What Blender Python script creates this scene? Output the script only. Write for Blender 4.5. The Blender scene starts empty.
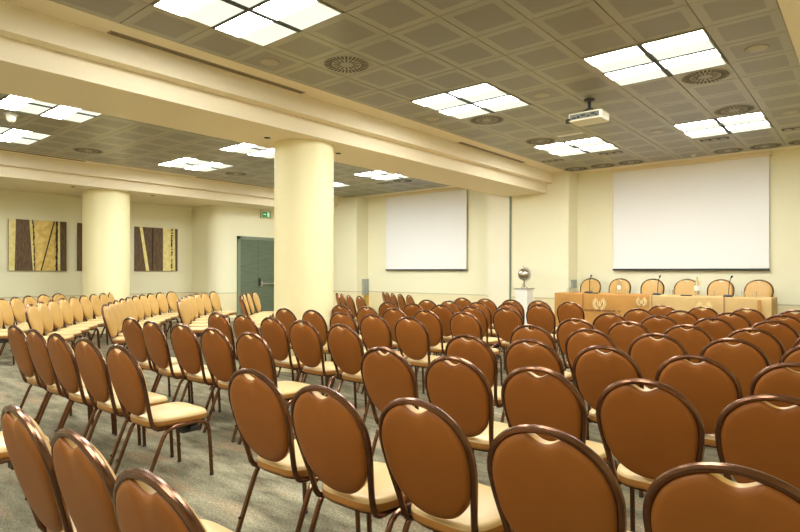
import bpy, bmesh, math, random
from mathutils import Vector, Matrix
random.seed(7)
S = bpy.context.scene
COL = S.collection
PI = math.pi
CAMZ = 1.42
CEIL = 3.75

# ------------------------------------------------------------------ materials
def new_mat(name):
    m = bpy.data.materials.new(name); m.use_nodes = True
    nt = m.node_tree
    return m, nt, nt.nodes['Principled BSDF']

def pbr(name, col, rough=.5, metal=0., spec=.5, coat=0., bump=0., bscale=200., var=0., vscale=3.):
    m, nt, b = new_mat(name)
    b.inputs['Base Color'].default_value = (*col, 1)
    b.inputs['Roughness'].default_value = rough
    b.inputs['Metallic'].default_value = metal
    b.inputs['Specular IOR Level'].default_value = spec
    b.inputs['Coat Weight'].default_value = coat
    b.inputs['Coat Roughness'].default_value = .15
    tc = nt.nodes.new('ShaderNodeTexCoord')
    if var > 0:
        n = nt.nodes.new('ShaderNodeTexNoise'); n.inputs['Scale'].default_value = vscale; n.inputs['Detail'].default_value = 4
        nt.links.new(tc.outputs['Object'], n.inputs['Vector'])
        r = nt.nodes.new('ShaderNodeValToRGB')
        r.color_ramp.elements[0].position = .3; r.color_ramp.elements[1].position = .7
        r.color_ramp.elements[0].color = (*[c*(1-var) for c in col], 1)
        r.color_ramp.elements[1].color = (*[min(1, c*(1+var)) for c in col], 1)
        nt.links.new(n.outputs['Fac'], r.inputs['Fac']); nt.links.new(r.outputs['Color'], b.inputs['Base Color'])
    if bump > 0:
        n = nt.nodes.new('ShaderNodeTexNoise'); n.inputs['Scale'].default_value = bscale; n.inputs['Detail'].default_value = 2
        nt.links.new(tc.outputs['Object'], n.inputs['Vector'])
        bp = nt.nodes.new('ShaderNodeBump'); bp.inputs['Strength'].default_value = bump; bp.inputs['Distance'].default_value = .002
        nt.links.new(n.outputs['Fac'], bp.inputs['Height']); nt.links.new(bp.outputs['Normal'], b.inputs['Normal'])
    return m

def emit(name, col, strength):
    m, nt, b = new_mat(name)
    b.inputs['Base Color'].default_value = (*col, 1)
    b.inputs['Emission Color'].default_value = (*col, 1)
    b.inputs['Emission Strength'].default_value = strength
    return m

M = {}
M['wall'] = pbr('cream_wall_paint', (.87, .82, .575), .75, bump=.05, bscale=90)
M['dado'] = pbr('warm_cream_dado', (.85, .755, .46), .6, bump=.05, bscale=90)
M['rail'] = pbr('dado_rail_paint', (.60, .54, .36), .6)
M['beam'] = pbr('beam_plaster', (.85, .745, .53), .75)
M['column'] = pbr('column_paint', (.88, .80, .47), .5)
M['vinyl_front'] = pbr('tan_vinyl', (.57, .335, .092), .40, spec=.5, bump=.08, bscale=260, var=.05, vscale=5)
M['vinyl_seat'] = pbr('seat_vinyl', (.62, .44, .195), .36, spec=.5, bump=.08, bscale=260, var=.05, vscale=5)
M['vinyl_side_shade'] = pbr('seat_side_shade_vinyl', (.40, .175, .038), .4, spec=.4, bump=.08, bscale=260)  # darker copy of the seat vinyl, shade of the sides put into the colour
M['vinyl_back'] = pbr('brown_vinyl', (.265, .088, .013), .5, spec=.28, bump=.08, bscale=260, var=.06, vscale=4)
M['tube'] = pbr('brown_lacquered_tube', (.15, .066, .030), .24, metal=.75, spec=.5, coat=.08)
M['rubber'] = pbr('dark_rubber', (.02, .014, .01), .7)
M['black'] = pbr('black_plastic', (.02, .02, .02), .45)
M['white_plastic'] = pbr('white_plastic', (.78, .76, .70), .45)
M['cream_plastic'] = pbr('cream_plastic', (.72, .66, .48), .4)
M['grey_plastic'] = pbr('grey_plastic', (.36, .38, .33), .5)
M['screen'] = pbr('projection_screen_fabric', (.87, .855, .82), .85)
M['plenum'] = pbr('dark_ceiling_void', (.03, .028, .02), .9)
M['slot'] = pbr('dark_slot', (.075, .065, .045), .8)
M['vent'] = pbr('vent_metal', (.34, .315, .23), .45, metal=.2)
M['slot_mid'] = pbr('brown_slot', (.17, .125, .07), .7)
M['slot_frame'] = pbr('slot_vent_frame', (.34, .27, .17), .5)
M['doorgreen'] = pbr('door_frame_green', (.19, .235, .155), .5)
M['steel'] = pbr('brushed_steel', (.55, .55, .52), .3, metal=.9)
M['silver'] = pbr('silver_globe_metal', (.50, .45, .36), .22, metal=.9, var=.35, vscale=9)
M['brass'] = pbr('polished_brass', (.80, .52, .12), .3, metal=.7)
M['pedestal'] = pbr('white_pedestal_paint', (.86, .83, .74), .5)
M['cloth_o'] = pbr('orange_brown_cloth', (.47, .225, .045), .7, bump=.1, bscale=500, var=.08, vscale=4)
M['cloth_t'] = pbr('tan_cloth', (.58, .385, .15), .7, bump=.1, bscale=500, var=.08, vscale=4)
M['gold'] = pbr('pale_gold_print', (.85, .72, .36), .5)
M['print'] = pbr('dark_red_print', (.16, .04, .015), .6)
M['dais'] = pbr('dais_carpet', (.20, .17, .12), .9)
M['green_sign'] = emit('exit_sign_green', (.02, .30, .08), .25)
M['sign_white'] = emit('exit_sign_white', (.75, .9, .75), .35)
M['exit_box'] = pbr('exit_sign_box', (.66, .56, .38), .5)
M['lamp_tube'] = emit('bright_light_diffuser', (.95, .985, .98), 31.)
M['lamp_soft'] = emit('soft_light_diffuser', (.62, .67, .60), .72)
M['lampbar'] = pbr('light_frame_dark', (.03, .03, .025), .5)
M['spot_lamp'] = pbr('spot_glass', (.45, .42, .33), .2)

def glass_mat():
    m, nt, b = new_mat('clear_glass')
    b.inputs['Base Color'].default_value = (.95, .98, .96, 1)
    b.inputs['Roughness'].default_value = .03
    b.inputs['Transmission Weight'].default_value = 1
    b.inputs['IOR'].default_value = 1.3
    return m
M['glass'] = glass_mat()

def math_node(nt, op, a, b=None, c=None):
    n = nt.nodes.new('ShaderNodeMath'); n.operation = op
    for i, v in enumerate((a, b, c)):
        if v is None: continue
        if isinstance(v, (int, float)): n.inputs[i].default_value = v
        else: nt.links.new(v, n.inputs[i])
    return n.outputs[0]

def ceiling_tile_mat():
    m, nt, b = new_mat('perforated_metal_tile')
    tc = nt.nodes.new('ShaderNodeTexCoord')
    sx = nt.nodes.new('ShaderNodeSeparateXYZ'); nt.links.new(tc.outputs['Object'], sx.inputs[0])
    def cell(o):
        d = math_node(nt, 'DIVIDE', o, .6)
        f = math_node(nt, 'FRACT', d)
        return math_node(nt, 'ABSOLUTE', math_node(nt, 'SUBTRACT', f, .5)), math_node(nt, 'FLOOR', d)
    ax, ix = cell(sx.outputs[0]); ay, iy = cell(sx.outputs[1])
    mx = math_node(nt, 'MAXIMUM', ax, ay)
    inner = nt.nodes.new('ShaderNodeMapRange'); inner.interpolation_type = 'SMOOTHSTEP'
    nt.links.new(mx, inner.inputs['Value'])
    inner.inputs['From Min'].default_value = .345; inner.inputs['From Max'].default_value = .365
    # per tile tone
    cv = nt.nodes.new('ShaderNodeCombineXYZ'); nt.links.new(ix, cv.inputs[0]); nt.links.new(iy, cv.inputs[1])
    wn = nt.nodes.new('ShaderNodeTexWhiteNoise'); wn.noise_dimensions = '2D'; nt.links.new(cv.outputs[0], wn.inputs['Vector'])
    # perforation dots
    sc = nt.nodes.new('ShaderNodeVectorMath'); sc.operation = 'SCALE'; sc.inputs['Scale'].default_value = 1/.009
    nt.links.new(tc.outputs['Object'], sc.inputs[0])
    fr = nt.nodes.new('ShaderNodeVectorMath'); fr.operation = 'FRACTION'; nt.links.new(sc.outputs[0], fr.inputs[0])
    s2 = nt.nodes.new('ShaderNodeSeparateXYZ'); nt.links.new(fr.outputs[0], s2.inputs[0])
    px = math_node(nt, 'SUBTRACT', s2.outputs[0], .5); py = math_node(nt, 'SUBTRACT', s2.outputs[1], .5)
    r2 = math_node(nt, 'ADD', math_node(nt, 'MULTIPLY', px, px), math_node(nt, 'MULTIPLY', py, py))
    hole = math_node(nt, 'LESS_THAN', r2, .085)
    mix = nt.nodes.new('ShaderNodeMix'); mix.data_type = 'RGBA'
    mix.inputs[6].default_value = (.29, .268, .20, 1); mix.inputs[7].default_value = (.10, .092, .068, 1)
    nt.links.new(hole, mix.inputs[0])
    mix2 = nt.nodes.new('ShaderNodeMix'); mix2.data_type = 'RGBA'
    nt.links.new(inner.outputs['Result'], mix2.inputs[0])
    nt.links.new(mix.outputs[2], mix2.inputs[6]); mix2.inputs[7].default_value = (.345, .32, .235, 1)
    hsv = nt.nodes.new('ShaderNodeHueSaturation')
    v = math_node(nt, 'MULTIPLY_ADD', wn.outputs['Value'], .12, .94)
    nt.links.new(v, hsv.inputs['Value']); nt.links.new(mix2.outputs[2], hsv.inputs['Color'])
    nt.links.new(hsv.outputs[0], b.inputs['Base Color'])
    b.inputs['Metallic'].default_value = .25
    b.inputs['Roughness'].default_value = .38
    return m
M['tile'] = ceiling_tile_mat()

def carpet_mat():
    m, nt, b = new_mat('mottled_carpet_tile')
    tc = nt.nodes.new('ShaderNodeTexCoord')
    mp = nt.nodes.new('ShaderNodeMapping'); mp.inputs['Scale'].default_value = (1.6, 5., 1)
    nt.links.new(tc.outputs['Object'], mp.inputs[0])
    n1 = nt.nodes.new('ShaderNodeTexNoise'); n1.inputs['Scale'].default_value = 1.5; n1.inputs['Detail'].default_value = 5; n1.inputs['Roughness'].default_value = .62
    nt.links.new(mp.outputs[0], n1.inputs['Vector'])
    r = nt.nodes.new('ShaderNodeValToRGB'); e = r.color_ramp.elements
    e[0].position = .30; e[0].color = (.10, .085, .052, 1)
    e[1].position = .68; e[1].color = (.30, .27, .175, 1)
    x = e.new(.48); x.color = (.195, .173, .108, 1)
    nt.links.new(n1.outputs['Fac'], r.inputs['Fac'])
    br = nt.nodes.new('ShaderNodeTexBrick'); br.inputs['Scale'].default_value = 1.0
    br.inputs['Mortar Size'].default_value = .0; br.inputs['Brick Width'].default_value = 1.0; br.inputs['Row Height'].default_value = .25
    br.inputs['Color1'].default_value = (.75, .75, .75, 1); br.inputs['Color2'].default_value = (1.15, 1.12, 1.1, 1)
    nt.links.new(tc.outputs['Object'], br.inputs['Vector'])
    mu = nt.nodes.new('ShaderNodeMix'); mu.data_type = 'RGBA'; mu.blend_type = 'MULTIPLY'; mu.inputs[0].default_value = .6
    nt.links.new(r.outputs[0], mu.inputs[6]); nt.links.new(br.outputs['Color'], mu.inputs[7])
    n2 = nt.nodes.new('ShaderNodeTexNoise'); n2.inputs['Scale'].default_value = 1.3; n2.inputs['Detail'].default_value = 2
    mp2 = nt.nodes.new('ShaderNodeMapping'); mp2.inputs['Scale'].default_value = (1, 3.2, 1); mp2.inputs['Location'].default_value = (3, 1, 0)
    nt.links.new(tc.outputs['Object'], mp2.inputs[0]); nt.links.new(mp2.outputs[0], n2.inputs['Vector'])
    f = nt.nodes.new('ShaderNodeMapRange'); f.inputs['From Min'].default_value = .55; f.inputs['From Max'].default_value = .68; f.inputs['To Max'].default_value = .5
    nt.links.new(n2.outputs['Fac'], f.inputs['Value'])
    rust = nt.nodes.new('ShaderNodeMix'); rust.data_type = 'RGBA'; rust.inputs[7].default_value = (.34, .215, .12, 1)
    nt.links.new(f.outputs[0], rust.inputs[0]); nt.links.new(mu.outputs[2], rust.inputs[6])
    n3 = nt.nodes.new('ShaderNodeTexNoise'); n3.inputs['Scale'].default_value = 75; n3.inputs['Detail'].default_value = 2
    nt.links.new(tc.outputs['Object'], n3.inputs['Vector'])
    h = nt.nodes.new('ShaderNodeHueSaturation')
    nt.links.new(math_node(nt, 'MULTIPLY_ADD', n3.outputs['Fac'], 1.7, .15), h.inputs['Value']); nt.links.new(rust.outputs[2], h.inputs['Color'])
    nt.links.new(h.outputs[0], b.inputs['Base Color'])
    bp = nt.nodes.new('ShaderNodeBump'); bp.inputs['Strength'].default_value = .5; bp.inputs['Distance'].default_value = .004
    nt.links.new(n3.outputs['Fac'], bp.inputs['Height']); nt.links.new(bp.outputs[0], b.inputs['Normal'])
    b.inputs['Roughness'].default_value = .95; b.inputs['Specular IOR Level'].default_value = .1
    return m
M['carpet'] = carpet_mat()

def grain_mat(name, c1, c2, scale, stretch, rough=.5):
    m, nt, b = new_mat(name)
    tc = nt.nodes.new('ShaderNodeTexCoord'); mp = nt.nodes.new('ShaderNodeMapping'); mp.inputs['Scale'].default_value = stretch
    nt.links.new(tc.outputs['Object'], mp.inputs[0])
    n = nt.nodes.new('ShaderNodeTexNoise'); n.inputs['Scale'].default_value = scale; n.inputs['Detail'].default_value = 6
    nt.links.new(mp.outputs[0], n.inputs['Vector'])
    r = nt.nodes.new('ShaderNodeValToRGB'); r.color_ramp.elements[0].position = .35; r.color_ramp.elements[1].position = .65
    r.color_ramp.elements[0].color = (*c1, 1); r.color_ramp.elements[1].color = (*c2, 1)
    nt.links.new(n.outputs['Fac'], r.inputs['Fac']); nt.links.new(r.outputs[0], b.inputs['Base Color'])
    b.inputs['Roughness'].default_value = rough
    return m
M['doorwood'] = grain_mat('green_stained_wood', (.088, .118, .075), (.13, .165, .105), 4, (1, .8, 14), .45)
M['paint_brown'] = grain_mat('dark_brown_paint', (.085, .05, .02), (.17, .095, .04), 6, (1, 5, 1.2), .6)
M['paint_gold'] = grain_mat('gold_leaf_paint', (.74, .50, .12), (.92, .70, .24), 5, (1, 2, 2), .4)
M['paint_lemon'] = grain_mat('pale_lemon_paint', (.80, .66, .20), (.90, .80, .38), 5, (1, 2, 2), .5)
M['paint_black'] = pbr('black_brown_line', (.05, .03, .012), .6)

# ------------------------------------------------------------------ mesh helpers
class MB:
    def __init__(s): s.v = []; s.f = []; s.mi = []; s.cur = 0
    def add(s, vs, fs):
        o = len(s.v); s.v += [tuple(p) for p in vs]
        for f in fs: s.f.append(tuple(o+i for i in f)); s.mi.append(s.cur)
    def box(s, a, b):
        x0, y0, z0 = a; x1, y1, z1 = b
        s.add([(x0,y0,z0),(x1,y0,z0),(x1,y1,z0),(x0,y1,z0),(x0,y0,z1),(x1,y0,z1),(x1,y1,z1),(x0,y1,z1)],
              [(0,3,2,1),(4,5,6,7),(0,1,5,4),(1,2,6,5),(2,3,7,6),(3,0,4,7)])
    def prism(s, poly, axis, a, b):   # poly in the two other axes, extruded along axis
        n = len(poly)
        def P(p, t):
            return {'x': (t, p[0], p[1]), 'y': (p[0], t, p[1]), 'z': (p[0], p[1], t)}[axis]
        s.add([P(p, a) for p in poly]+[P(p, b) for p in poly],
              [tuple(range(n))[::-1], tuple(range(n, 2*n))]+[(i, (i+1) % n, n+(i+1) % n, n+i) for i in range(n)])
    def tube(s, pts, r, n=8, caps=True):
        pts = [Vector(p) for p in pts]; m = len(pts)
        rs = r if isinstance(r, (list, tuple)) else [r]*m
        T = [((pts[min(i+1, m-1)]-pts[max(i-1, 0)]).normalized()) for i in range(m)]
        up = Vector((0, 0, 1)) if abs(T[0].z) < .9 else Vector((1, 0, 0))
        nrm = T[0].cross(up).normalized(); vs = []
        for i in range(m):
            if i:
                nrm = (nrm - T[i]*nrm.dot(T[i])).normalized()
            bn = T[i].cross(nrm)
            for k in range(n):
                a = 2*PI*k/n; vs.append(pts[i]+(nrm*math.cos(a)+bn*math.sin(a))*rs[i])
        fs = [(i*n+k, i*n+(k+1) % n, (i+1)*n+(k+1) % n, (i+1)*n+k) for i in range(m-1) for k in range(n)]
        if caps: fs += [tuple(range(n))[::-1], tuple((m-1)*n+k for k in range(n))]
        s.add(vs, fs)
    def lathe(s, prof, n=24, c=(0, 0, 0)):
        m = len(prof); vs = []
        for r, z in prof:
            for k in range(n):
                a = 2*PI*k/n; vs.append((c[0]+r*math.cos(a), c[1]+r*math.sin(a), c[2]+z))
        fs = [(i*n+k, i*n+(k+1) % n, (i+1)*n+(k+1) % n, (i+1)*n+k) for i in range(m-1) for k in range(n)]
        fs += [tuple(range(n))[::-1], tuple((m-1)*n+k for k in range(n))]
        s.add(vs, fs)
    def rings(s, rings, cap0=True, cap1=True):
        n = len(rings[0]); m = len(rings); vs = [p for r in rings for p in r]
        fs = [(i*n+k, i*n+(k+1) % n, (i+1)*n+(k+1) % n, (i+1)*n+k) for i in range(m-1) for k in range(n)]
        if cap0: fs.append(tuple(range(n))[::-1])
        if cap1: fs.append(tuple((m-1)*n+k for k in range(n)))
        s.add(vs, fs)
    def mesh(s, name, mats, smooth=True, angle=35, fix=True):
        me = bpy.data.meshes.new(name); me.from_pydata(s.v, [], s.f)
        mats = mats if isinstance(mats, (list, tuple)) else [mats]
        for m in mats: me.materials.append(m)
        me.polygons.foreach_set('material_index', s.mi)
        if fix:
            bm = bmesh.new(); bm.from_mesh(me); bmesh.ops.recalc_face_normals(bm, faces=bm.faces[:]); bm.to_mesh(me); bm.free()
        if smooth:
            me.polygons.foreach_set('use_smooth', [True]*len(me.polygons))
            me.set_sharp_from_angle(angle=math.radians(angle))
        me.update(); return me
    def build(s, name, mats, parent=None, loc=(0, 0, 0), **k):
        return link(name, s.mesh(name, mats, **k), parent, loc)

def link(name, me, parent=None, loc=(0, 0, 0)):
    o = bpy.data.objects.new(name, me); COL.objects.link(o); o.location = loc
    if parent: o.parent = parent
    return o
def tag(o, label=None, cat=None, group=None, kind=None):
    if label: o['label'] = label
    if cat: o['category'] = cat
    if group: o['group'] = group
    if kind: o['kind'] = kind
    return o
def thing(name, label, cat, loc=(0, 0, 0), rz=0, group=None):
    o = bpy.data.objects.new(name, None); COL.objects.link(o); o.location = loc; o.rotation_euler = (0, 0, rz)
    o.empty_display_size = .1
    return tag(o, label, cat, group)
def copy_tree(o, parent=None):
    c = o.copy(); COL.objects.link(c)
    if parent: c.parent = parent
    for ch in list(o.children): copy_tree(ch, c)
    return c
def struct(mb, name, mats, label=None, **k):
    o = mb.build(name, mats, **k); return tag(o, label, None, None, 'structure')

# ------------------------------------------------------------------ camera
cam = bpy.data.cameras.new('camera'); co = bpy.data.objects.new('camera', cam); COL.objects.link(co)
cam.sensor_width = 36; cam.lens = 564.28/800*36; cam.shift_y = 6.0/800; cam.clip_start = .05
co.matrix_world = Matrix.Translation((0, 0, CAMZ)) @ Matrix.Rotation(math.radians(40.075), 4, 'Z') @ Matrix.Rotation(PI/2, 4, 'X') @ Matrix.Rotation(math.radians(.135), 4, 'Z')
S.camera = co
S.view_settings.view_transform = 'Standard'; S.view_settings.look = 'None'; S.view_settings.gamma = 1
S.view_settings.use_curve_mapping = False; S.view_settings.exposure = 0.76
w = bpy.data.worlds.new('world'); S.world = w; w.use_nodes = True
w.node_tree.nodes['Background'].inputs[0].default_value = (.9, .85, .7, 1); w.node_tree.nodes['Background'].inputs[1].default_value = .02

# ------------------------------------------------------------------ room shell
XW, XE, YB, YF, YP = -15.3, 1.5, -4.0, 12.93, 12.42
DZ = CAMZ-.61            # dado height
b = MB(); b.box((XW-.2, YB-.2, -.2), (XE+.2, YF+.2, 0)); struct(b, 'floor', M['carpet'], smooth=False)

def wall_poly(name, pts):
    """vertical wall along a plan polyline (room on its right-hand side seen from above), 0.15 thick outwards, dado + upper zones"""
    o = []
    n = len(pts)
    for i in range(n):
        a = Vector(pts[max(i-1, 0)]); c = Vector(pts[min(i+1, n-1)]); p = Vector(pts[i])
        if 0 < i < n-1:
            d1 = (p-a).normalized(); d2 = (c-p).normalized()
            n1 = Vector((-d1.y, d1.x)); n2 = Vector((-d2.y, d2.x)); nn = (n1+n2)
            nn = nn/max(.3, nn.dot(n1))
        else:
            d = (c-a).normalized(); nn = Vector((-d.y, d.x))
        o.append(p+nn*.15)
    mb = MB()
    for z0, z1, mi in ((0, DZ, 1), (DZ, CEIL+.1, 0)):
        mb.cur = mi
        for i in range(n-1):
            a, c, d, e = pts[i], pts[i+1], o[i+1], o[i]
            mb.prism([(a[0], a[1]), (c[0], c[1]), (d[0], d[1]), (e[0], e[1])], 'z', z0, z1)
    w_ = struct(mb, name, [M['wall'], M['dado']])
    return w_
def inset(pts, t):
    o = []; n = len(pts)
    for i in range(n):
        a = Vector(pts[max(i-1, 0)]); c = Vector(pts[min(i+1, n-1)]); p = Vector(pts[i])
        if 0 < i < n-1:
            d1 = (p-a).normalized(); d2 = (c-p).normalized()
            n1 = Vector((d1.y, -d1.x)); n2 = Vector((d2.y, -d2.x)); nn = n1+n2; nn = nn/max(.3, nn.dot(n1))
        else:
            d = (c-a).normalized(); nn = Vector((d.y, -d.x))
        o.append(p+nn*t)
    return o
def rail(name, pts, z0, z1, t, m):
    q = inset(pts, t); mb = MB()
    for i in range(len(pts)-1):
        a, c, d, e = pts[i], pts[i+1], q[i+1], q[i]
        mb.prism([(a[0], a[1]), (c[0], c[1]), (d[0], d[1]), (e[0], e[1])], 'z', z0, z1)
    return struct(mb, name, m)
arc = [(-14.1-.40+.40*math.sin(t), 8.72+.40-.40*math.cos(t)) for t in [i*PI/2/8 for i in range(9)]]
left_pts = [(XW, YB), (XW, 8.72)]+arc+[(-14.1, YP)]
far_pts = [(-14.1, YP), (-12.2, YP), (-12.2, YF), (-7.55, YF), (-7.55, YP), (-5.39, YP), (-5.39, YF), (XE, YF)]
right_pts = [(XE, YF), (XE, YB)]
back_pts = [(XE, YB), (XW, YB)]
for nm, pts in (('left', left_pts), ('far', far_pts), ('right', right_pts), ('back', back_pts)):
    wall_poly('wall_'+nm, pts)
rail('trim_1', left_pts[:-1]+[(-14.1, 9.42)], DZ-.012, DZ+.012, .008, M['rail'])
rail('trim_2', far_pts, DZ-.012, DZ+.012, .008, M['rail'])
rail('baseboard_left', left_pts[:-1]+[(-14.1, 9.42)], 0, .09, .012, M['rail'])
rail('baseboard_far', far_pts, 0, .09, .012, M['rail'])

# ceilings: metal tiles laid on a 0.6 m grid
GX, GY = -4.844, 2.359
LX = -11.93
def tile_field(name, ox, xs, y0, y1):
    mb = MB(); g = .004
    ys = [y0+.6*j for j in range(int(round((y1-y0)/.6))+1)]
    for i in range(len(xs)-1):
        for j in range(len(ys)-1):
            mb.box((xs[i]-ox+g, ys[j]-GY+g, 0), (xs[i+1]-ox-g, ys[j+1]-GY-g, .012))
    mb.cur = 1
    mb.box((xs[0]-ox, y0-GY, .03), (xs[-1]-ox, y1-GY, .06))
    return struct(mb, name, [M['tile'], M['plenum']], loc=(ox, GY, CEIL), smooth=False)
YT0, YT1 = GY-9*.6, GY+17*.6
tile_field('ceiling', GX, [GX+.6*i for i in range(-1, 8)], YT0, YT1)
LXS = [LX-.79]+[LX+.6*i for i in range(-1, 8)]
tile_field('ceiling', LX, LXS, YT0, YT1)
RX0, RX1 = GX-.6, GX+4.2
LX0, LX1 = LXS[0], LXS[-1]
n = 3
def trimbox(a, c, m=None):
    global n
    mb = MB(); mb.box(a, c); struct(mb, 'trim_%d' % n, m or M['beam'], smooth=False); n += 1
zc0, zc1 = CEIL, CEIL+.1
trimbox((RX1, YB, zc0), (XE, YF, zc1)); trimbox((-7.19, YB, zc0), (RX0, YF, zc1)); trimbox((XW, YB, zc0), (LX0, YF, zc1))
trimbox((LX1, YB, zc0), (-7.19, YF, zc1))
for x0, x1 in ((RX0, RX1), (LX0, LX1)):
    trimbox((x0, YT1, zc0), (x1, YF, zc1)); trimbox((x0, YB, zc0), (x1, YT0, zc1))
# stepped beams
SOF = CAMZ+1.87; STEP = CAMZ+2.085
def beam(name, prof):
    mb = MB(); mb.prism(prof, 'y', YB, YP); struct(mb, name, M['beam'], smooth=False)
beam('ceiling_beam', [(-5.77, CEIL), (-5.77, STEP), (-5.93, STEP), (-5.93, SOF), (-7.03, SOF), (-7.03, STEP), (-7.19, STEP), (-7.19, CEIL)])
beam('ceiling_beam', [(-13.04, CEIL), (-13.04, STEP), (-13.2, STEP), (-13.2, SOF), (XW, SOF), (XW, CEIL)])
# columns
def column(x, y, r):
    mb = MB(); mb.lathe([(r, 0), (r, SOF)], 64, (x, y, 0)); mb.cur = 0
    o = struct(mb, 'column', M['column']); return o
column(-6.48, 5.49, .434); column(-13.90, 5.74, .50)
# dark seal of the partition on the far wall
mb = MB(); mb.box((-6.90, YP-.03, 0), (-6.86, YP, SOF)); struct(mb, 'trim_%d' % n, M['doorgreen'], smooth=False); n += 1
mb = MB(); mb.box((-7.50, YP-.02, .0), (-6.90, YP, CEIL)); struct(mb, 'trim_%d' % n, pbr('partition_panel', (.86, .80, .60), .5), smooth=False); n += 1

# dais under the head table
DAIS = .32
mb = MB(); mb.box((-5.3, 10.85, 0), (.6, YF-.013, DAIS)); o = struct(mb, 'dais', M['dais'], smooth=False)

# ------------------------------------------------------------------ door
mb = MB(); DX = -14.1; dy0, dyc, dz1 = 9.44, 10.16, CAMZ+1.03
DW = 2*(dyc-dy0)
door = mb
mb.box((DX, dy0, 0), (DX+.05, dy0+.09, dz1)); mb.box((DX, dy0+DW-.09, 0), (DX+.05, dy0+DW, dz1)); mb.box((DX, dy0, dz1-.09), (DX+.05, dy0+DW, dz1))
dr = struct(mb, 'door_1', M['doorgreen'], smooth=False)
for a, c in ((dy0+.09, dyc-.004), (dyc+.004, dy0+DW-.09)):
    m2 = MB(); m2.box((DX+.002, a, .005), (DX+.028, c, dz1-.09)); m2.build('door_leaf', M['doorwood'], dr, smooth=False)
m2 = MB(); hz = CAMZ-.36
for a, c in ((dyc+.08, dyc+.62),):
    m2.tube([(DX+.10, a, hz), (DX+.10, c, hz)], .022, 10); m2.box((DX+.028, a-.03, hz-.08), (DX+.11, a+.02, hz+.08)); m2.box((DX+.028, c-.02, hz-.05), (DX+.11, c+.03, hz+.05))
m2.build('push_bar', M['steel'], dr)
m2 = MB(); m2.box((DX+.028, dyc+.015, hz-.06), (DX+.07, dyc+.06, hz+.16)); m2.build('door_lock', M['black'], dr, smooth=False)
# exit sign
ey, ez = 10.42, CAMZ+1.735
t = thing('exit_sign', 'small cream exit sign box with green face above the green door', 'exit sign', (DX, ey, ez))
mb = MB(); mb.box((.0, -.19, -.13), (.07, .19, .13)); mb.build('housing', M['exit_box'], t, smooth=False)
mb = MB(); mb.box((.07, -.15, -.10), (.075, .15, .07))
mb.cur = 1
mb.box((.075, .03, -.075), (.078, .10, .055))                                                      # doorway
mb.box((.075, -.12, -.02), (.078, -.06, 0.0)); mb.prism([(-.06, -.04), (-.06, .02), (-.015, -.01)], 'x', .075, .078)  # arrow
mb.cur = 0; mb.lathe([(.014, 0), (.014, .004)], 10, (.0, 0, 0)) if False else None
mb.build('sign_face', [M['green_sign'], M['sign_white']], t, smooth=False)

# ------------------------------------------------------------------ ceiling fixtures
def make_light():
    t = thing('ceiling_light', 'x', 'ceiling light', group='square four-cell ceiling light panels')
    s = .584
    mb = MB()
    for k in (-s, s): mb.box((k-.008, -s-.008, -.012), (k+.008, s+.008, 0)); mb.box((-s-.008, k-.008, -.012), (s+.008, k+.008, 0))
    mb.build('frame', M['vent'], t, smooth=False)
    mb = MB(); mb.box((-.027, -s, -.018), (.027, s, 0)); mb.box((-s, -.016, -.016), (s, .016, 0)); mb.build('cross_bar', M['lampbar'], t, smooth=False)
    for cx in (-1, 1):
        for cy in (-1, 1):
            mb = MB(); x0, x1 = sorted((cx*.027, cx*(s-.008))); y0, y1 = sorted((cy*.016, cy*(s-.008))); ym = (y0+y1)/2
            mb.box((x0, y0, -.008), (x1, ym-.004, -.001))
            mb.cur = 1; mb.box((x0, ym+.004, -.008), (x1, y1, -.001))
            mb.cur = 2; mb.box((x0, ym-.004, -.0085), (x1, ym+.004, -.001))
            mb.build('diffuser', [M['lamp_tube'], M['lamp_soft'], M['vent']], t, smooth=False)
    return t
light0 = make_light(); used = [False]
def place(proto, flag, loc, label, rz=0):
    o = proto if not flag[0] else copy_tree(proto)
    flag[0] = True; o.location = loc; o.rotation_euler = (0, 0, rz); o['label'] = label; return o
LBL = {(0,0): 'white ceiling light panel cut by the top edge, beside the beam', (1,0): 'white ceiling light panel above the right-hand chairs, nearest the camera',
       (0,1): 'white ceiling light panel over the middle chairs, beside the beam', (1,1): 'large white ceiling light panel above right chairs, nearer than the projector',
       (0,2): 'white ceiling light panel between the beam end and the projector', (1,2): 'white ceiling light panel nearest the right-hand projection screen',
       (0,-1): 'white ceiling light panel behind the camera beside the beam', (1,-1): 'white ceiling light panel behind the camera over the right side'}
for (gx, gy), l in LBL.items():
    place(light0, used, (GX+2.4*gx+.6, GY+3.6*gy+.6, CEIL), l)
LBL2 = {(0,0): 'left room ceiling light at the left edge, lower one near the dome', (1,0): 'left room ceiling light beside the beam at the picture left edge',
        (0,1): 'left room ceiling light between the two columns, beside the picture wall', (1,1): 'left room ceiling light cut by the near column, beside the beam',
        (0,2): 'left room ceiling light just right of the near column, half hidden', (1,2): 'left room ceiling light nearest the left projection screen',
        (0,-1): 'left room ceiling light beyond the left edge near picture wall', (1,-1): 'left room ceiling light beyond the left edge near the beam'}
for (gx, gy), l in LBL2.items():
    place(light0, used, (LX+2.4*gx+.6, GY+3.6*gy+.6, CEIL), l)

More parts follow.
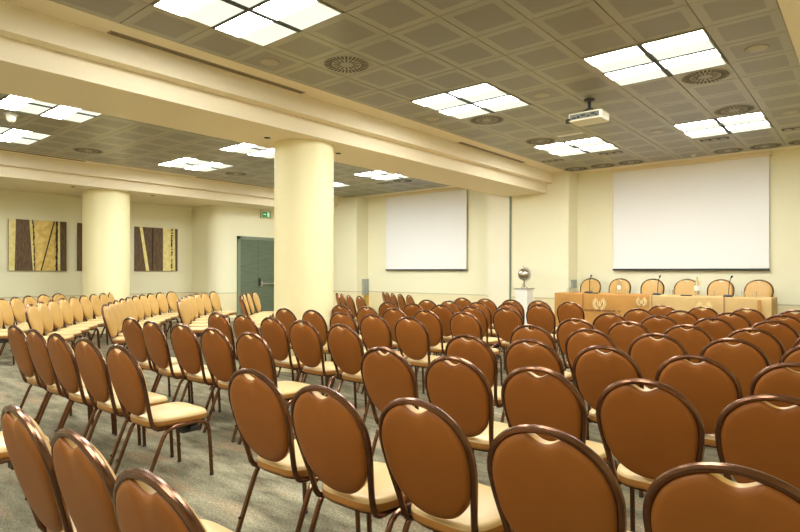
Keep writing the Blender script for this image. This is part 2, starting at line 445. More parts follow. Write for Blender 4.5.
def make_vent():
    t = thing('ceiling_vent', 'x', 'ceiling vent', group='round swirl air vents in the ceiling')
    mb = MB(); mb.lathe([(.0, -.004), (.265, -.004), (.28, -.001), (.28, 0)], 48); mb.build('plate', M['vent'], t)
    mb = MB()
    for ring, (r0, r1, k) in enumerate(((.075, .15, 16), (.165, .25, 32))):
        for i in range(k):
            a = 2*PI*i/k; ca, sa = math.cos(a), math.sin(a); w0 = .0075 if ring == 0 else .010
            p = [(r0, -w0), (r1, -w0*1.1), (r1, w0*1.1), (r0, w0)]
            mb.prism([(x*ca-y*sa, x*sa+y*ca) for x, y in p], 'z', -.006, -.0035)
    mb.build('slots', M['slot'], t, smooth=False)
    return t
vent0 = make_vent(); vu = [False]
def tc(i, j): return (GX+.6*(i+.5), GY+.6*(j+.5), CEIL)
V = [((0,3),'round swirl air vent beside the cut-off light, nearest the beam'), ((0,8),'round swirl air vent touching the light over the middle chairs'),
     ((5,8),'round swirl air vent touching the large light above right chairs'), ((5,11),'round swirl air vent behind the light nearest right screen'),
     ((0,11),'round swirl air vent left of the light below the projector'),
     ((-1,16),'leftmost of the round air vents along the far wall'), ((0,16),'second from left of the round air vents along the far wall'),
     ((1,16),'third from left of the round air vents along the far wall'), ((4,16),'fourth from left of the round air vents along the far wall'),
     ((5,16),'fifth from left of the round air vents along the far wall'), ((6,16),'rightmost of the round air vents along the far wall')]
for (i, j), l in V: place(vent0, vu, tc(i, j), l)
for x, y, l in ((LX+.3, 4.46, 'round air vent in left room ceiling, left of the near column'), (LX+.3, 7.46+.3, 'round air vent in left room ceiling beside the near column')):
    place(vent0, vu, (x, y, CEIL), l)
place(vent0, vu, (LX+.6*4.5, GY+.6*14.5, CEIL), 'round air vent in left room ceiling nearest the left screen')

mb = MB(); mb.lathe([(0, -.012), (.085, -.012), (.105, -.006), (.108, 0)], 32)
spk0 = mb.build('ceiling_speaker', M['spot_lamp']); tag(spk0, 'x', 'ceiling speaker', 'round ceiling speakers'); su = [False]
spk0.data.materials[0] = pbr('speaker_grille', (.40, .35, .25), .5)
for (i, j), l in (((-1,2),'round speaker disc by the beam, below the cut-off light'), ((-1,7),'round speaker disc by the beam, beside the middle light'),
                  ((6,7),'round speaker disc right of the large light above right chairs'), ((6,12),'round speaker disc right of the light nearest right screen'),
                  ((2,7),'round speaker disc left of the projector'), ((3,12),'round speaker disc left of the light nearest right screen')):
    place(spk0, su, tc(i, j), l)
# small detector near far wall
mb = MB(); mb.lathe([(0, -.04), (.03, -.038), (.045, -.02), (.05, 0)], 20)
o = mb.build('smoke_detector', M['white_plastic'], loc=tc(3, 16)); tag(o, 'tiny white smoke detector on ceiling above the right projection screen', 'smoke detector')

def make_triple():
    t = thing('downlight_strip', 'x', 'downlight', group='three-lamp downlight strips near the far wall')
    mb = MB(); mb.box((-.22, -.075, -.006), (.22, .075, 0)); mb.build('plate', M['slot'], t, smooth=False)
    for k in (-1, 0, 1):
        mb = MB(); mb.lathe([(0, -.012), (.045, -.012), (.055, -.004)], 20, (k*.14, 0, 0)); mb.build('lamp', M['spot_lamp'], t)
    return t
tr0 = make_triple(); tu = [False]
for (i, j), l in (((4,14),'three-lamp downlight strip beside the light nearest right screen'), ((6,14),'three-lamp downlight strip at the right edge of the picture'),
                  ((-1,14),'three-lamp downlight strip in the corner by the beam end'), ((1,14),'three-lamp downlight strip right of the light below the projector')):
    place(tr0, tu, tc(i, j), l)
place(tr0, tu, (LX+.6*3.5, GY+.6*14.5, CEIL), 'three-lamp downlight strip in left room ceiling right of column')
# access panel
mb = MB(); mb.box((-.22, -.06, -.006), (.22, .06, 0)); p = tc(1, 11)
o = mb.build('access_panel', M['white_plastic'], loc=(p[0], p[1]-.12, p[2]), smooth=False); tag(o, 'pale rectangular access panel below the projector', 'access panel')

def slot_vent(x, y0, y1, l):
    t = thing('slot_vent', l, 'slot vent', (x, (y0+y1)/2, CEIL), 0, 'long slot air vents beside the beams')
    h = (y1-y0)/2
    mb = MB(); mb.box((-.045, -h, -.006), (.045, h, 0)); mb.build('frame', M['slot_frame'], t, smooth=False)
    mb = MB(); mb.box((-.032, -h+.02, -.007), (-.004, h-.02, -.004)); mb.box((.004, -h+.02, -.007), (.032, h-.02, -.004)); mb.build('slots', M['slot_mid'], t, smooth=False)
slot_vent(-5.70, 2.37, 4.81, 'long dark slot vent beside the beam, nearest the camera')
slot_vent(-5.70, 8.42, 10.85, 'long dark slot vent beside the beam, towards the right screen')
slot_vent(-12.80, 2.5, 4.85, 'long dark slot vent in left room, towards the far left edge')
slot_vent(-12.80, 7.4, 9.75, 'long dark slot vent in left room, left of near column')
mb = MB(); mb.lathe([(.0, -.008), (.04, -.008), (.048, 0)], 16)
s0 = mb.build('soffit_spotlight', M['slot']); tag(s0, 'x', 'spotlight', 'small recessed spots under the beams'); fu = [False]
for x, y, l in ((-6.49, 4.83, 'small dark recessed spot under the beam left of near column'), (-6.48, 6.18, 'small dark recessed spot under the beam right of near column'),
                (-13.58, 4.9, 'small dark recessed spot under the beam left of far column'), (-13.58, 6.7, 'small dark recessed spot under the beam right of far column')):
    place(s0, fu, (x, y, SOF), l)
# dome
t = thing('dome_camera', 'white dome camera under the left room ceiling between two lights', 'dome camera', (-9.78, 2.68, CEIL))
mb = MB(); mb.lathe([(.075, -.04), (.092, -.03), (.092, 0)], 28); mb.build('base', M['white_plastic'], t)
mb = MB(); mb.lathe([(0, -.128), (.035, -.124), (.055, -.106), (.066, -.075), (.07, -.04)], 28); mb.build('dome', M['cream_plastic'], t)

# projector
PX, PY, PZ = -2.95, 7.45, CAMZ+2.03
t = thing('projector', 'cream projector hanging from the ceiling on a dark bracket', 'projector', (PX, PY, PZ))
mb = MB()
r0 = [(-.22, -.15), (.19, -.15), (.22, -.12), (.22, .15), (.19, .18), (-.19, .18), (-.22, .15)]
mb.rings([[(x*.97, y*.97, 0) for x, y in r0], [(x, y, .012) for x, y in r0], [(x, y, .095) for x, y in r0], [(x*.96, y*.96, .108) for x, y in r0]])
mb.build('body', M['cream_plastic'], t, angle=30)
mb = MB(); mb.box((-.20, -.153, .02), (.195, -.149, .088)); 
mb.build('connector_panel', pbr('projector_rear_grey', (.16, .16, .12), .5), t, smooth=False)
mb = MB()
for i, (x, z, w_, h_) in enumerate(((-.17, .03, .05, .02), (-.10, .03, .03, .03), (-.05, .05, .06, .02), (.03, .03, .04, .016), (.09, .05, .05, .025), (.14, .03, .03, .02))):
    mb.box((x, -.157, z), (x+w_, -.152, z+h_))
mb.build('sockets', M['black'], t, smooth=False)
mb = MB(); mb.tube([(.0, .17, .055), (.0, .205, .055)], [.045, .042], 20); mb.build('lens', M['black'], t)
mb = MB(); mb.tube([(-.20, -.15, .03), (-.24, -.17, .02), (-.255, -.13, .0), (-.25, -.06, .02), (-.225, 0, .03)], .016, 8); mb.build('cable', M['black'], t)
mb = MB()
for sx in (-1, 1):
    for sy in (-1, 1): mb.tube([(sx*.11, .015+sy*.09, .105), (sx*.035, .015+sy*.03, .16)], .008, 6)
mb.lathe([(.05, .155), (.05, .175)], 16, (0, .015, 0)); mb.tube([(0, .015, .17), (0, .015, .285)], .022, 12); mb.lathe([(.06, .28), (.075, CEIL-PZ)], 20, (0, .015, 0))
mb.build('ceiling_mount', M['black'], t)
mb = MB(); mb.tube([(.06, -.14, .07), (.075, -.13, .17), (.05, -.06, .22), (.02, .0, .27)], .005, 6); mb.build('signal_cable', M['black'], t)

# ------------------------------------------------------------------ projection screens
def screen(x0, x1, z0, lab):
    y = YF-.07
    t = thing('projection_screen', lab, 'projection screen', ((x0+x1)/2, y, z0))
    h = (x1-x0)/2; H = CEIL-.06-z0
    mb = MB(); mb.box((-h, -.003, .02), (h, .003, H)); mb.build('fabric', M['screen'], t, smooth=False)
    mb = MB(); mb.tube([(-h-.01, 0, .0), (h+.01, 0, .0)], .022, 10); mb.build('weight_bar', M['black'], t)
    mb = MB(); mb.box((-h-.04, -.045, H-.02), (h+.04, .06, H+.055)); mb.build('casing', M['beam'], t, smooth=False)
screen(-4.52, -1.555, CAMZ+.065, 'large white pull-down screen on the wall behind the head table')
screen(-11.37, -8.47, CAMZ+.065, 'white pull-down screen on the far wall of the left room')

# ------------------------------------------------------------------ paintings
def painting(y0, lab, patches, side=None):
    s = 1.2; t = thing('wall_painting', lab, 'painting', (XW, y0, CAMZ+.01), 0, 'square abstract paintings on the left wall')
    mb = MB(); mb.box((0.002, 0, 0), (.045, s, s)); mb.build('stretcher', M['paint_brown'], t, smooth=False)
    mats = [M['paint_brown'], M['paint_gold'], M['paint_lemon'], M['paint_black']]
    mb = MB()
    for k, (mi, poly) in enumerate(patches):
        mb.cur = mi; d = .045+.0008*(k+1)
        mb.prism([(a*s, c*s) for a, c in poly], 'x', .045, d)
    mb.build('canvas', mats, t, smooth=False)
def strip(mi, x0, x1, x2, x3): return (mi, [(x0, 0), (x1, 0), (x2, 1), (x3, 1)])   # bottom x0..x1, top x3..x2
def ragged(mi, xb, xt, w_, seed, n_=26, gap=False):
    r = random.Random(seed); out = []
    for i in range(n_):
        if gap and r.random() < .25: continue
        a = i/n_; c = (i+1)/n_; x = xb+(xt-xb)*(a+c)/2+r.uniform(-.006, .006); ww = w_*r.uniform(.4, 1.2)
        out.append((mi, [(x-ww/2, a), (x+ww/2, a), (x+ww/2+r.uniform(-.006, .006), c), (x-ww/2, c)]))
    return out
painting(4.137, 'square abstract painting, mostly gold with one thin diagonal line, leftmost',
    [strip(2, 0, .10, .12, 0), strip(0, .10, .41, .345, .12), strip(2, .41, .46, .41, .345), strip(1, .44, .885, .885, .40)]
    + [strip(3, .54, .565, .80, .775)] + ragged(3, .445, .405, .022, 3) + ragged(3, .825, .83, .028, 5) + [strip(2, .845, .885, .875, .845), strip(0, .885, 1, 1, .875)])
painting(5.61, 'abstract painting half hidden behind the far column',
    [strip(0, 0, .22, .2, 0), strip(2, .22, .30, .26, .2), strip(1, .30, .9, .9, .26)]+ragged(3, .3, .26, .022, 9)+[strip(3, .5, .53, .7, .67), strip(0, .9, 1, 1, .9)])
painting(7.04, 'square abstract painting, mostly brown with pale diagonal and gold band, rightmost',
    [strip(0, 0, .65, .65, 0), strip(2, .25, .325, .165, .10), strip(2, .65, .955, .955, .65)]
    + ragged(3, .865, .86, .034, 12, 34, True) + [strip(0, .955, 1, 1, .945), strip(3, .39, .393, .41, .402)])

# ------------------------------------------------------------------ chairs
HT = .947                       # hoop top
LEAN = math.tan(math.radians(15.5)); cl = math.cos(math.radians(15.5)); sl = math.sin(math.radians(15.5))
RT = .0138
ZW = .735                      # widest point
def by(z): return -.127-(z-.433)*LEAN
def hoop_half(z):              # tube centre half width
    if z >= ZW:
        b_ = HT-RT-ZW; q = min(1, (z-ZW)/b_); return .2195*math.sqrt(max(0, 1-q**2.15))
    k = min(1, (ZW-z)/(ZW-.425)); return .2195-.042*(k*k*(3-2*k))
def chair_meshes():
    D = {}
    # hoop
    pts = []
    for z in (.425, .455, .49, .53, .57, .61, .65, .69): pts.append((hoop_half(z), by(z), z))
    for a in [i*PI/2/14 for i in range(0, 14)]:
        q = math.sin(a); z = ZW+(HT-RT-ZW)*q; pts.append((hoop_half(z), by(z), z))
    low = [(.172, .09, .391), (.172, .0, .386), (.172, -.05, .384), (.173, -.085, .388), (.175, -.11, .402)]
    rightside = low+pts
    full = rightside+[(0, by(HT-RT), HT-RT)]+[(-x, y, z) for x, y, z in reversed(rightside)]
    mb = MB(); mb.tube(full, RT, 10); D['back_frame'] = mb.mesh('back_frame', M['tube'])
    # pad outline in (x, z)
    out = []
    zc, zt, zb = .725, HT-2*RT+.002, .468
    A_ = []
    A_ = [PI*i/40 for i in range(0, 80)]
    A_ = sorted(set([a for a in A_ if not (PI/2-.40 < a < PI/2+.40)]+[PI/2-.40+.80*i/24 for i in range(25)]))
    for a in A_:
        ca, sa = math.cos(a), math.sin(a)
        if sa >= 0:
            b_ = zt-zc; x = math.copysign(abs(ca)**(2/2.15), ca)*(.2195-RT+.003); z = zc+b_*abs(sa)**(2/2.15)
            d = abs(x)/.066
            if d < 1: z -= .031*(1-d*d)**1.6
        else:
            x = math.copysign(abs(ca)**(2/2.25), ca)*(.2195-RT+.003); z = zc-(zc-zb)*abs(sa)**(2/2.25)
            x = math.copysign(min(abs(x), hoop_half(z)-RT+.003), x)
        out.append((x, z))
    def ring(s, d, zc_=.71):
        r = []
        for x, z in out:
            X = x*s; Z = zc_+(z-zc_)*s
            r.append((X, by(Z)+d*cl, Z+d*sl))
        return r
    mb = MB(); mb.rings([ring(1, -.004), ring(1.0, -.010), ring(.975, -.0175), ring(.90, -.023), ring(.7, -.027), ring(.4, -.029), ring(.12, -.030)], True, True)
    D['back_panel'] = mb.mesh('back_panel', M['vinyl_back'], angle=60)
    mb = MB(); mb.rings([ring(1, -.004), ring(1.0, .012), ring(.97, .024), ring(.90, .031), ring(.7, .036), ring(.4, .038), ring(.12, .039)], True, True)
    D['backrest'] = mb.mesh('backrest', M['vinyl_front'], angle=60)
    # seat
    def sring(s, z, dx=0):
        r = []
        for i in range(40):
            a = 2*PI*i/40; ca, sa = math.cos(a), math.sin(a)
            y = .08+.212*s*math.copysign(abs(sa)**(2/4.2), sa); hw = .205+.018*(y-.08)/.21
            r.append((hw*s*math.copysign(abs(ca)**(2/4.2), ca), y, z))
        return r
    mb = MB(); mb.cur = 1; mb.rings([sring(.93, .398), sring(.985, .402), sring(1.0, .416), sring(1.0, .437)], True, False)  # seat sides, with their shade painted in as a darker vinyl
    mb.cur = 0; mb.rings([sring(1.0, .437), sring(.985, .449), sring(.955, .456), sring(.90, .461), sring(.7, .466), sring(.35, .468), sring(.1, .4685)], False, True)
    D['seat'] = mb.mesh('seat', [M['vinyl_seat'], M['vinyl_side_shade']], angle=60)
    mb = MB(); mb.rings([sring(.90, .386), sring(.90, .399)]); D['seat_pan'] = mb.mesh('seat_pan', M['tube'])
    # legs: each side is an arch; rear and front halves
    def arch(x):
        rear = [(x*1.02, -.205, .0), (x, -.185, .05), (x, -.12, .215), (x, -.072, .33), (x, -.050, .365), (x, -.018, .385), (x, .03, .393), (x, .09, .395)]
        front = [(x, .09, .395), (x, .17, .394), (x, .22, .385), (x, .252, .36), (x, .266, .315), (x, .276, .19), (x, .287, .0)]
        return rear, front
    for nm, x in (('l', -.212), ('r', .212)):
        re, fr = arch(x)
        for k, p in (('rear', re), ('front', fr)):
            mb = MB(); mb.tube(p, .0132, 8)
            # small stacking studs
            z = .12
            c = p[2] if k == 'rear' else p[-2]
            for sgn in ((1,) if k == 'rear' else (1,)):
                mb.tube([(c[0], c[1]+(-.008 if k == 'rear' else .008), .13), (c[0], c[1]+(-.02 if k == 'rear' else .021), .13)] if k == 'front' else [(x, -.163, .13), (x, -.178, .125)], .006, 6)
            D['leg_'+nm+k] = mb.mesh('leg', M['tube'])
            foot = p[0] if k == 'rear' else p[-1]
            mb = MB(); mb.lathe([(.0140, 0), (.0140, .012), (.0133, .014)], 8, (foot[0], foot[1]+(.003 if k == 'rear' else -.001), 0)); D['cap_'+nm+k] = mb.mesh('foot_cap', M['rubber'])
    mb = MB(); mb.box((.130, .08, .330), (.196, .19, .386)); mb.box((.196, .115, .35), (.234, .175, .375)); D['bracket'] = mb.mesh('coupling_bracket', M['black'], smooth=False)
    return D
CM = chair_meshes()
def make_chair(caps=True):
    t = thing('banquet_chair', 'x', 'chair')
    for k in ('seat', 'seat_pan', 'backrest', 'back_panel', 'back_frame'): link(k, CM[k], t)
    for s in 'lr':
        for e in ('rear', 'front'):
            l = link('leg', CM['leg_'+s+e], t)
            if caps: link('foot_cap', CM['cap_'+s+e], l)
    link('coupling_bracket', CM['bracket'], t)
    return t
HOOPY = by(HT)
pc = make_chair(True); pf = make_chair(False); cu, fu2 = [False], [False]
def chair(x, y, ang, label, group, caps=True, z=0):
    """x, y: plan position of the top of the hoop; ang: facing direction, degrees from +Y towards +X"""
    a = math.radians(-ang)                       # rotation about z
    ox, oy = -HOOPY*-math.sin(a), -HOOPY*math.cos(a)
    o = place(pc if caps else pf, cu if caps else fu2, (x+ox, y+oy, z), label, a)
    o['group'] = group; return o
K = .99                                           # scale from the 0.485 m eye drop used when measuring to 0.48 m
ORD = ['front', 'second', 'third', 'fourth', 'fifth', 'sixth', 'seventh', 'eighth', 'ninth', 'tenth']
rowY = [.655, 1.64, 2.665, 3.68, 4.73, 5.73, 6.785, 7.80, 8.90]
rightX = [-2.41, -1.88, -1.335, -.80, -.30]
midX = [-5.98, -5.47, -4.93, -4.39, -3.84]
ovR = {(0,0):(-2.35,.65),(0,1):(-1.855,.66),(0,2):(-1.34,.64),(1,0):(-2.36,1.65),(1,1):(-1.79,1.60),(1,2):(-1.33,1.67),(1,3):(-.79,1.63),(1,4):(-.265,1.61),
       (2,0):(-2.41,2.69),(2,1):(-1.85,2.66),(2,2):(-1.315,2.645),(2,3):(-.795,2.65),(2,4):(-.285,2.65),
       (3,0):(-2.41,3.66),(3,1):(-1.90,3.71),(3,2):(-1.36,3.69),(3,3):(-.805,3.62)}
ovM = {(1,0):(-5.88,1.63),(1,1):(-5.345,1.62),(1,2):(-4.85,1.62),(1,3):(-4.355,1.64),(1,4):(-3.785,1.63),(2,0):(-5.96,2.69),(2,1):(-5.41,2.64),(2,2):(-4.89,2.67),(2,3):(-4.35,2.66),(2,4):(-3.82,2.67),
       (3,0):(-5.95,3.70),(3,1):(-5.45,3.72),(3,2):(-4.93,3.71),(3,3):(-4.35,3.65),(3,4):(-3.78,3.64)}
def rname(k): return ('front row' if k == 8 else ORD[8-k]+' row')+' from the table' if k < 8 else 'row nearest the table'
SEAT = ['aisle seat', 'second from the aisle', 'third from the aisle', 'fourth from the aisle', 'fifth from the aisle']
for k in range(9):
    for c in range(5):
        if k == 0 and c > 2: continue
        if c == 4 and k > 5: continue
        x, y = ovR.get((k, c), (rightX[c]+random.uniform(-.015, .015), rowY[k]+random.uniform(-.015, .015)))
        chair(x*K, y*K, random.uniform(-1.5, 1.5), 'brown oval-back chair, right block, %s, %s' % (rname(k), SEAT[c]), 'chairs in the right block')
for k in range(9):
    for c in range(5):
        if k == 0 and c < 4: continue
        x, y = ovM.get((k, c), (midX[c]+random.uniform(-.015, .015), rowY[k]+random.uniform(-.015, .015)))
        chair(x*K, y*K, random.uniform(-1.5, 1.5), 'brown oval-back chair, middle block, %s, %s' % (rname(k), SEAT[4-c]), 'chairs in the middle block')
# angled rows of the left room
def quadfit(P):
    n_ = len(P); ts = [i for i in range(n_)]
    def fit(v):
        s = [sum(t_**k for t_ in ts) for k in range(5)]; r = [sum(v[i]*ts[i]**k for i in range(n_)) for k in range(3)]
        m = Matrix(((s[0], s[1], s[2]), (s[1], s[2], s[3]), (s[2], s[3], s[4]))); return m.inverted() @ Vector(r)
    return fit([p[0] for p in P]), fit([p[1] for p in P])
ROWS = [
 ('row along the paintings', [(-11.83,3.13),(-12.28,3.48),(-12.92,3.86),(-13.21,4.21),(-13.66,4.62)], -2, 8, 5),
 ('second row from paintings', [(-9.56,2.87),(-10.07,3.13),(-10.47,3.39),(-10.68,3.61),(-11.43,4.05),(-12.21,4.54),(-12.7,4.92),(-13.0,5.25),(-13.52,5.68)], 0, 8, 9),
 ('third row from paintings', [(-8.64,3.54),(-9.3,3.91),(-10.07,4.37),(-10.51,4.68),(-11.23,5.14),(-11.61,5.45),(-12.0,5.81),(-12.44,6.19),(-12.68,6.48),(-13.04,6.88)], 0, 8, 10),
 ('fourth row from paintings', [(-9.13,4.95),(-9.77,5.37),(-10.48,5.84),(-11.03,6.28),(-11.54,6.73),(-11.87,7.09),(-12.33,7.57)], 0, 8, 7),
 ('row before the green door', [(-8.67,5.9),(-9.2,6.22),(-9.7,6.55),(-10.14,6.88),(-10.55,7.2),(-10.9,7.5),(-11.2,7.81),(-11.44,8.14)], 0, -2, 8),
 ('row right of near column', [(-7.88,8.09),(-8.22,8.24),(-8.69,8.5),(-8.96,8.63),(-9.45,8.97)], 0, 0, 5),
 ('row below the left screen', [(-7.47,9.15),(-8.03,9.5),(-8.55,9.83),(-8.9,10.05),(-9.3,10.39)], 0, 0, 5),
]
CNT = ['first', 'second', 'third', 'fourth', 'fifth', 'sixth', 'seventh', 'eighth', 'ninth', 'tenth']
for name, P, i0, off, cnt in ROWS:
    fx, fy = quadfit(P)
    def at(u): return fx[0]+fx[1]*u+fx[2]*u*u, fy[0]+fy[1]*u+fy[2]*u*u
    m_ = len(P); us = [i/20 for i in range(int(i0*20), (m_-1)*20+1)]
    L_ = [0.0]
    for u0, u1 in zip(us[:-1], us[1:]): L_.append(L_[-1]+math.dist(at(u0), at(u1)))
    cnt = min(cnt-i0, int(L_[-1]*K/.525)+1); stretch = L_[-1]/max(1, cnt-1)
    for q in range(cnt):
        d_ = q*stretch; i = next((us[k_] for k_ in range(len(us)) if L_[k_] >= d_-1e-6), us[-1])
        x, y = at(i)
        tx = fx[1]+2*fx[2]*i; ty = fy[1]+2*fy[2]*i
        ang = 90-math.degrees(math.atan2(-tx, ty)) + off
        seat = 'near end seat' if q == 0 else '%s from near end' % CNT[q]
        chair(x*K, y*K, ang, 'tan oval-back chair, left room, %s, %s' % (name, seat), 'angled rows in the left room', False)
# chairs behind the head table
for i, x in enumerate((-4.86, -4.22, -3.55, -2.90, -2.29, -1.66)):
    oo = chair(x, 12.45, 180+random.uniform(-2, 2), 'tan oval-back chair behind the head table, %s from the left' % CNT[i], 'chairs behind the head table', False, DAIS)
    oo.scale = (1.03, 1.03, 1.03)

# ------------------------------------------------------------------ head table cloths
TT = CAMZ-.425; TY0, TY1 = 11.1, 11.85
def tablecloth(x0, x1, mat, label, seed, left_open, crests, textline):
    r = random.Random(seed)
    nx, H = 48, TT-DAIS
    mb = MB()
    cx, cy = (x0+x1)/2, (TY0+TY1)/2; hx, hy = (x1-x0)/2, (TY1-TY0)/2
    # outline loop sampled around the rectangle
    loop = []
    def seg(a, c, n_):
        for i in range(n_): loop.append((a[0]+(c[0]-a[0])*i/n_, a[1]+(c[1]-a[1])*i/n_))
    seg((-hx, -hy), (hx, -hy), 60); seg((hx, -hy), (hx, hy), 24); seg((hx, hy), (-hx, hy), 60); seg((-hx, hy), (-hx, -hy), 24)
    ph = [r.uniform(0, 6) for _ in range(4)]
    def nrm(p):
        x, y = p; d = 1e-6
        return Vector(((1 if x >= hx-d else -1 if x <= -hx+d else 0), (1 if y >= hy-d else -1 if y <= -hy+d else 0)))
    def ring(z, grow, amp):
        out = []
        for i, p in enumerate(loop):
            n_ = nrm(p); s_ = i*.06
            f = amp*(.6*math.sin(s_*5.2+ph[0])+.4*math.sin(s_*9.1+ph[1]))
            if p[0] >= hx-1e-6 or p[0] <= -hx+1e-6: f *= .3
            o_ = grow+f*.5
            out.append((p[0]+n_.x*max(0, min(o_, .012)) if abs(n_.x) else p[0], p[1]+n_.y*(grow+f), z))
        return out
    rs = [ring(0.004, .002, 0), ring(H*.25, .004, .007), ring(H*.5, .004, .0055), ring(H*.75, .003, .004), ring(H-.02, .003, .001), ring(H-.006, .0, 0), ring(H, -.008, 0)]
    mb.rings(rs)
    o = mb.build('tablecloth', mat, None, (cx, cy, DAIS), angle=50)
    tag(o, label, 'tablecloth', 'cloths on the head table')
    if not left_open:          # loose corner fold of the cloth
        f_ = MB(); f_.prism([(hx-.19, H-.03), (hx-.15, H-.03), (hx-.085, 0.01), (hx-.20, 0.01)], 'y', -hy-.024, -hy-.002); f_.build('corner_fold', M['cloth_o'], o, smooth=False)
    for px, pz, sc in crests:
        c = MB(); y = -hy-.010
        c.cur = 0
        for sgn in (-1, 1):
            for i in range(8):
                a = math.radians(-78+i*17); R_ = .085*sc
                for la, ln in ((.75, .050), (-.55, .046)):
                    bx, bz = sgn*R_*math.cos(a), R_*math.sin(a); d = a+PI/2-la
                    lx, lz = math.cos(d)*ln*sc*sgn, math.sin(d)*ln*sc; wx, wz = -lz*.17, lx*.17
                    pl = [(bx, bz), (bx+lx*.5+wx, bz+lz*.5+wz), (bx+lx, bz+lz), (bx+lx*.5-wx, bz+lz*.5-wz)]
                    c.prism([(px+u, pz+v) for u, v in pl], 'y', y-.004, y+.006)
        for u0 in (-.028, 0, .028):
            c.prism([(px+(u0*.7-.006)*sc, pz-.045*sc), (px+(u0*.7+.006)*sc, pz-.045*sc), (px+(u0*1.25+.007)*sc, pz+.045*sc), (px+(u0*1.25-.007)*sc, pz+.045*sc)], 'y', y-.003, y+.006)
        c.build('crest', M['gold'], o, smooth=False)
    if textline:
        px, pz, wd = textline; c = MB(); x = px-wd/2; rr = random.Random(4)
        while x < px+wd/2:
            w_ = rr.uniform(.016, .028); h_ = rr.uniform(.026, .04)
            if rr.random() > .18:
                c.box((x, -hy-.014, pz), (x+.010, -hy-.006, pz+h_)); c.box((x, -hy-.014, pz+(h_-.006)*rr.choice((0, .5, 1))), (x+w_*.75, -hy-.006, pz+(h_-.006)*rr.choice((0, .5, 1))+.006))
            x += w_+.006
        c.build('lettering', M['print'], o, smooth=False)
    return o
tablecloth(-5.11, -3.235, M['cloth_o'], 'orange-brown tablecloth with gold crest over left half of head table', 3, True, [(0, .48, 1.15), (.80, .55, .85)], (.03, .33, .78))
tablecloth(-3.225, -1.31, M['cloth_t'], 'pale tan tablecloth over right half of the head table', 8, False, [(-.04, .48, 1.1)], None)

# ------------------------------------------------------------------ things on the head table
ZT = TT
def mic(x, y, lab):
    t = thing('gooseneck_microphone', lab, 'microphone', (x, y, ZT), 0, 'gooseneck microphones on the head table')
    mb = MB(); o_ = [(-.07, -.06), (.07, -.06), (.06, .06), (-.06, .06)]
    mb.rings([[(a, c, 0) for a, c in o_], [(a, c, .02) for a, c in o_], [(a*.75, c*.75, .04) for a, c in o_]]); mb.build('base', M['black'], t, angle=30)
    mb = MB(); mb.tube([(0, .03, .035), (.005, .03, .14), (.012, .025, .24), (.028, .015, .31), (.045, .0, .345)], .007, 8); mb.build('gooseneck', M['black'], t)
    mb = MB(); mb.tube([(.042, .003, .338), (.05, -.006, .352), (.066, -.02, .37)], [.012, .017, .014], 10); mb.build('microphone_head', M['rubber'], t)
    mb = MB(); d = y-TY0
    mb.tube([(-.02, -.05, .012), (-.03, -d+.03, .008), (-.03, -d-.014, .004), (-.03, -d-.022, -.03), (-.03, -d-.022, -.35), (-.03, -d-.022, -(ZT-DAIS)+.01)], .006, 6); mb.build('cable', M['print'], t)
mic(-4.47, 11.30, 'gooseneck microphone on orange cloth, leftmost of the three')
mic(-3.15, 11.30, 'gooseneck microphone where the two tablecloths meet')
mic(-1.965, 11.28, 'gooseneck microphone on pale tan cloth, rightmost of the three')
def bottle(x, y, lab, h=.30, r=.036):
    t = thing('water_bottle', lab, 'bottle', (x, y, ZT), 0, 'clear water bottles on the head table')
    mb = MB(); mb.lathe([(.0, 0), (r, .002), (r, h*.6), (r*.85, h*.7), (r*.36, h*.82), (r*.34, h*.97), (0, h*.97)], 18); mb.build('body', M['glass'], t)
    mb = MB(); mb.lathe([(r*.42, h*.95), (r*.42, h), (0, h)], 14); mb.build('cap', M['white_plastic'], t)
    mb = MB(); mb.lathe([(r*1.02, h*.25), (r*1.02, h*.5)], 18); mb.build('label_band', M['white_plastic'], t)
bottle(-3.91, 11.45, 'slim clear bottle on orange cloth before the second chair', .34, .034)
bottle(-2.51, 11.5, 'clear glass bottle on pale tan cloth near its middle', .37, .045)
mb = MB(); mb.lathe([(.0, 0), (.028, .0), (.034, .10), (.031, .10), (.026, .008), (0, .008)], 16)
g0 = mb.build('drinking_glass', M['glass']); tag(g0, 'x', 'glass', 'drinking glasses on the head table'); gu = [False]
for x, y, l in ((-4.97, 11.45, 'drinking glass nearest the left end of the head table'), (-4.50, 11.5, 'drinking glass right of the leftmost microphone'), (-3.75, 11.45, 'drinking glass on orange cloth before the third chair'),
                (-2.95, 11.5, 'drinking glass on pale cloth right of middle microphone'), (-2.25, 11.5, 'drinking glass left of the rightmost microphone'),
                (-1.76, 11.45, 'drinking glass just right of the rightmost microphone'), (-1.60, 11.5, 'second drinking glass right of the rightmost microphone')):
    place(g0, gu, (x, y, ZT), l)
for x, l in ((-4.33, 'small dark remote lying on the orange cloth'), (-2.62, 'small dark remote lying on the pale tan cloth')):
    mb = MB(); mb.box((-.09, -.03, 0), (.09, .03, .022)); o = mb.build('remote_control', M['black'], None, (x, 11.2, ZT)); tag(o, l, 'remote control', 'dark remotes on the head table')

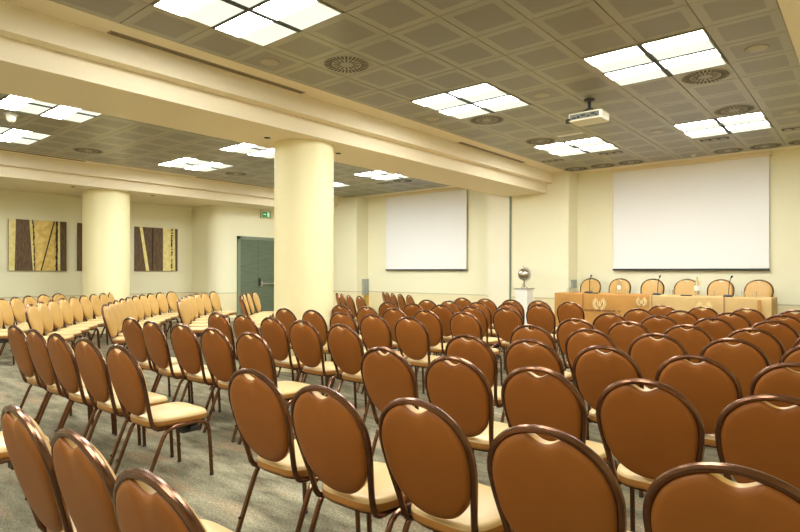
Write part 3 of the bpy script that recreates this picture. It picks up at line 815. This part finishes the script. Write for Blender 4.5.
# ------------------------------------------------------------------ globe and pedestal, wall boxes, brass stand
GPX, GPY = -6.21, 11.85
mb = MB(); mb.box((-.15, -.15, 0), (.15, .15, 1.035)); o = mb.build('pedestal', M['pedestal'], None, (GPX, GPY, 0), smooth=False); tag(o, 'plain white square pedestal carrying the silver globe', 'pedestal')
t = thing('globe', 'silver metal globe on a stand on the white pedestal', 'globe', (GPX, GPY, 1.035))
mb = MB(); mb.box((-.17, -.17, 0), (.19, .17, .022)); mb.build('plinth', M['steel'], t, smooth=False)
mb = MB(); mb.lathe([(.075, .022), (.07, .04), (.03, .06), (.018, .10), (.018, .20)], 20); mb.tube([(.05, -.1, .06), (.07, -.1, .10), (.03, -.1, .12), (0, -.1, .09)], .010, 6); mb.build('stand', M['silver'], t)
mb = MB(); R_ = .145; mb.lathe([(max(.002, R_*math.sin(a)), .145+.195-R_*math.cos(a)-.005) for a in [PI*i/18 for i in range(19)]], 32); mb.build('sphere', M['silver'], t)
mb = MB(); mb.tube([(.165*math.sin(a), 0, .335-.165*math.cos(a)) for a in [PI*i/20*1.0 for i in range(21)]], .008, 8); mb.tube([(0, 0, .48), (-.02, 0, .525), (-.05, 0, .525)], .009, 8); mb.build('meridian_arm', M['steel'], t)
def wallbox(x, y, z0, z1, w_, lab):
    mb = MB(); mb.box((0, -w_/2, z0), (.06, w_/2, z1)); mb.box((.06, -w_/2+.02, z0+.03), (.064, w_/2-.02, z1-.03)); o = mb.build('wall_panel', M['grey_plastic'], None, (x, y, 0), smooth=False); tag(o, lab, 'wall panel', 'grey panels on the wall returns')
wallbox(-5.39, 12.66, CAMZ-.36, CAMZ-.17, .20, 'small grey panel on the wall left of the head table')
wallbox(-12.2, 12.78, CAMZ-.72, CAMZ-.22, .24, 'tall narrow grey panel on wall left of the left screen')
t = thing('brass_stand', 'small brass-coloured stand by the far wall behind angled chairs', 'stand', (-11.85, 12.5, 0))
mb = MB(); mb.lathe([(.15, 0), (.14, .02), (.03, .04)], 24); mb.build('base', M['brass'], t)
mb = MB(); mb.tube([(0, 0, .03), (0, 0, .42)], .02, 10); mb.build('pole', M['brass'], t)
mb = MB(); mb.box((-.10, -.02, .40), (.08, .02, .72)); mb.build('panel', M['brass'], t, smooth=False)
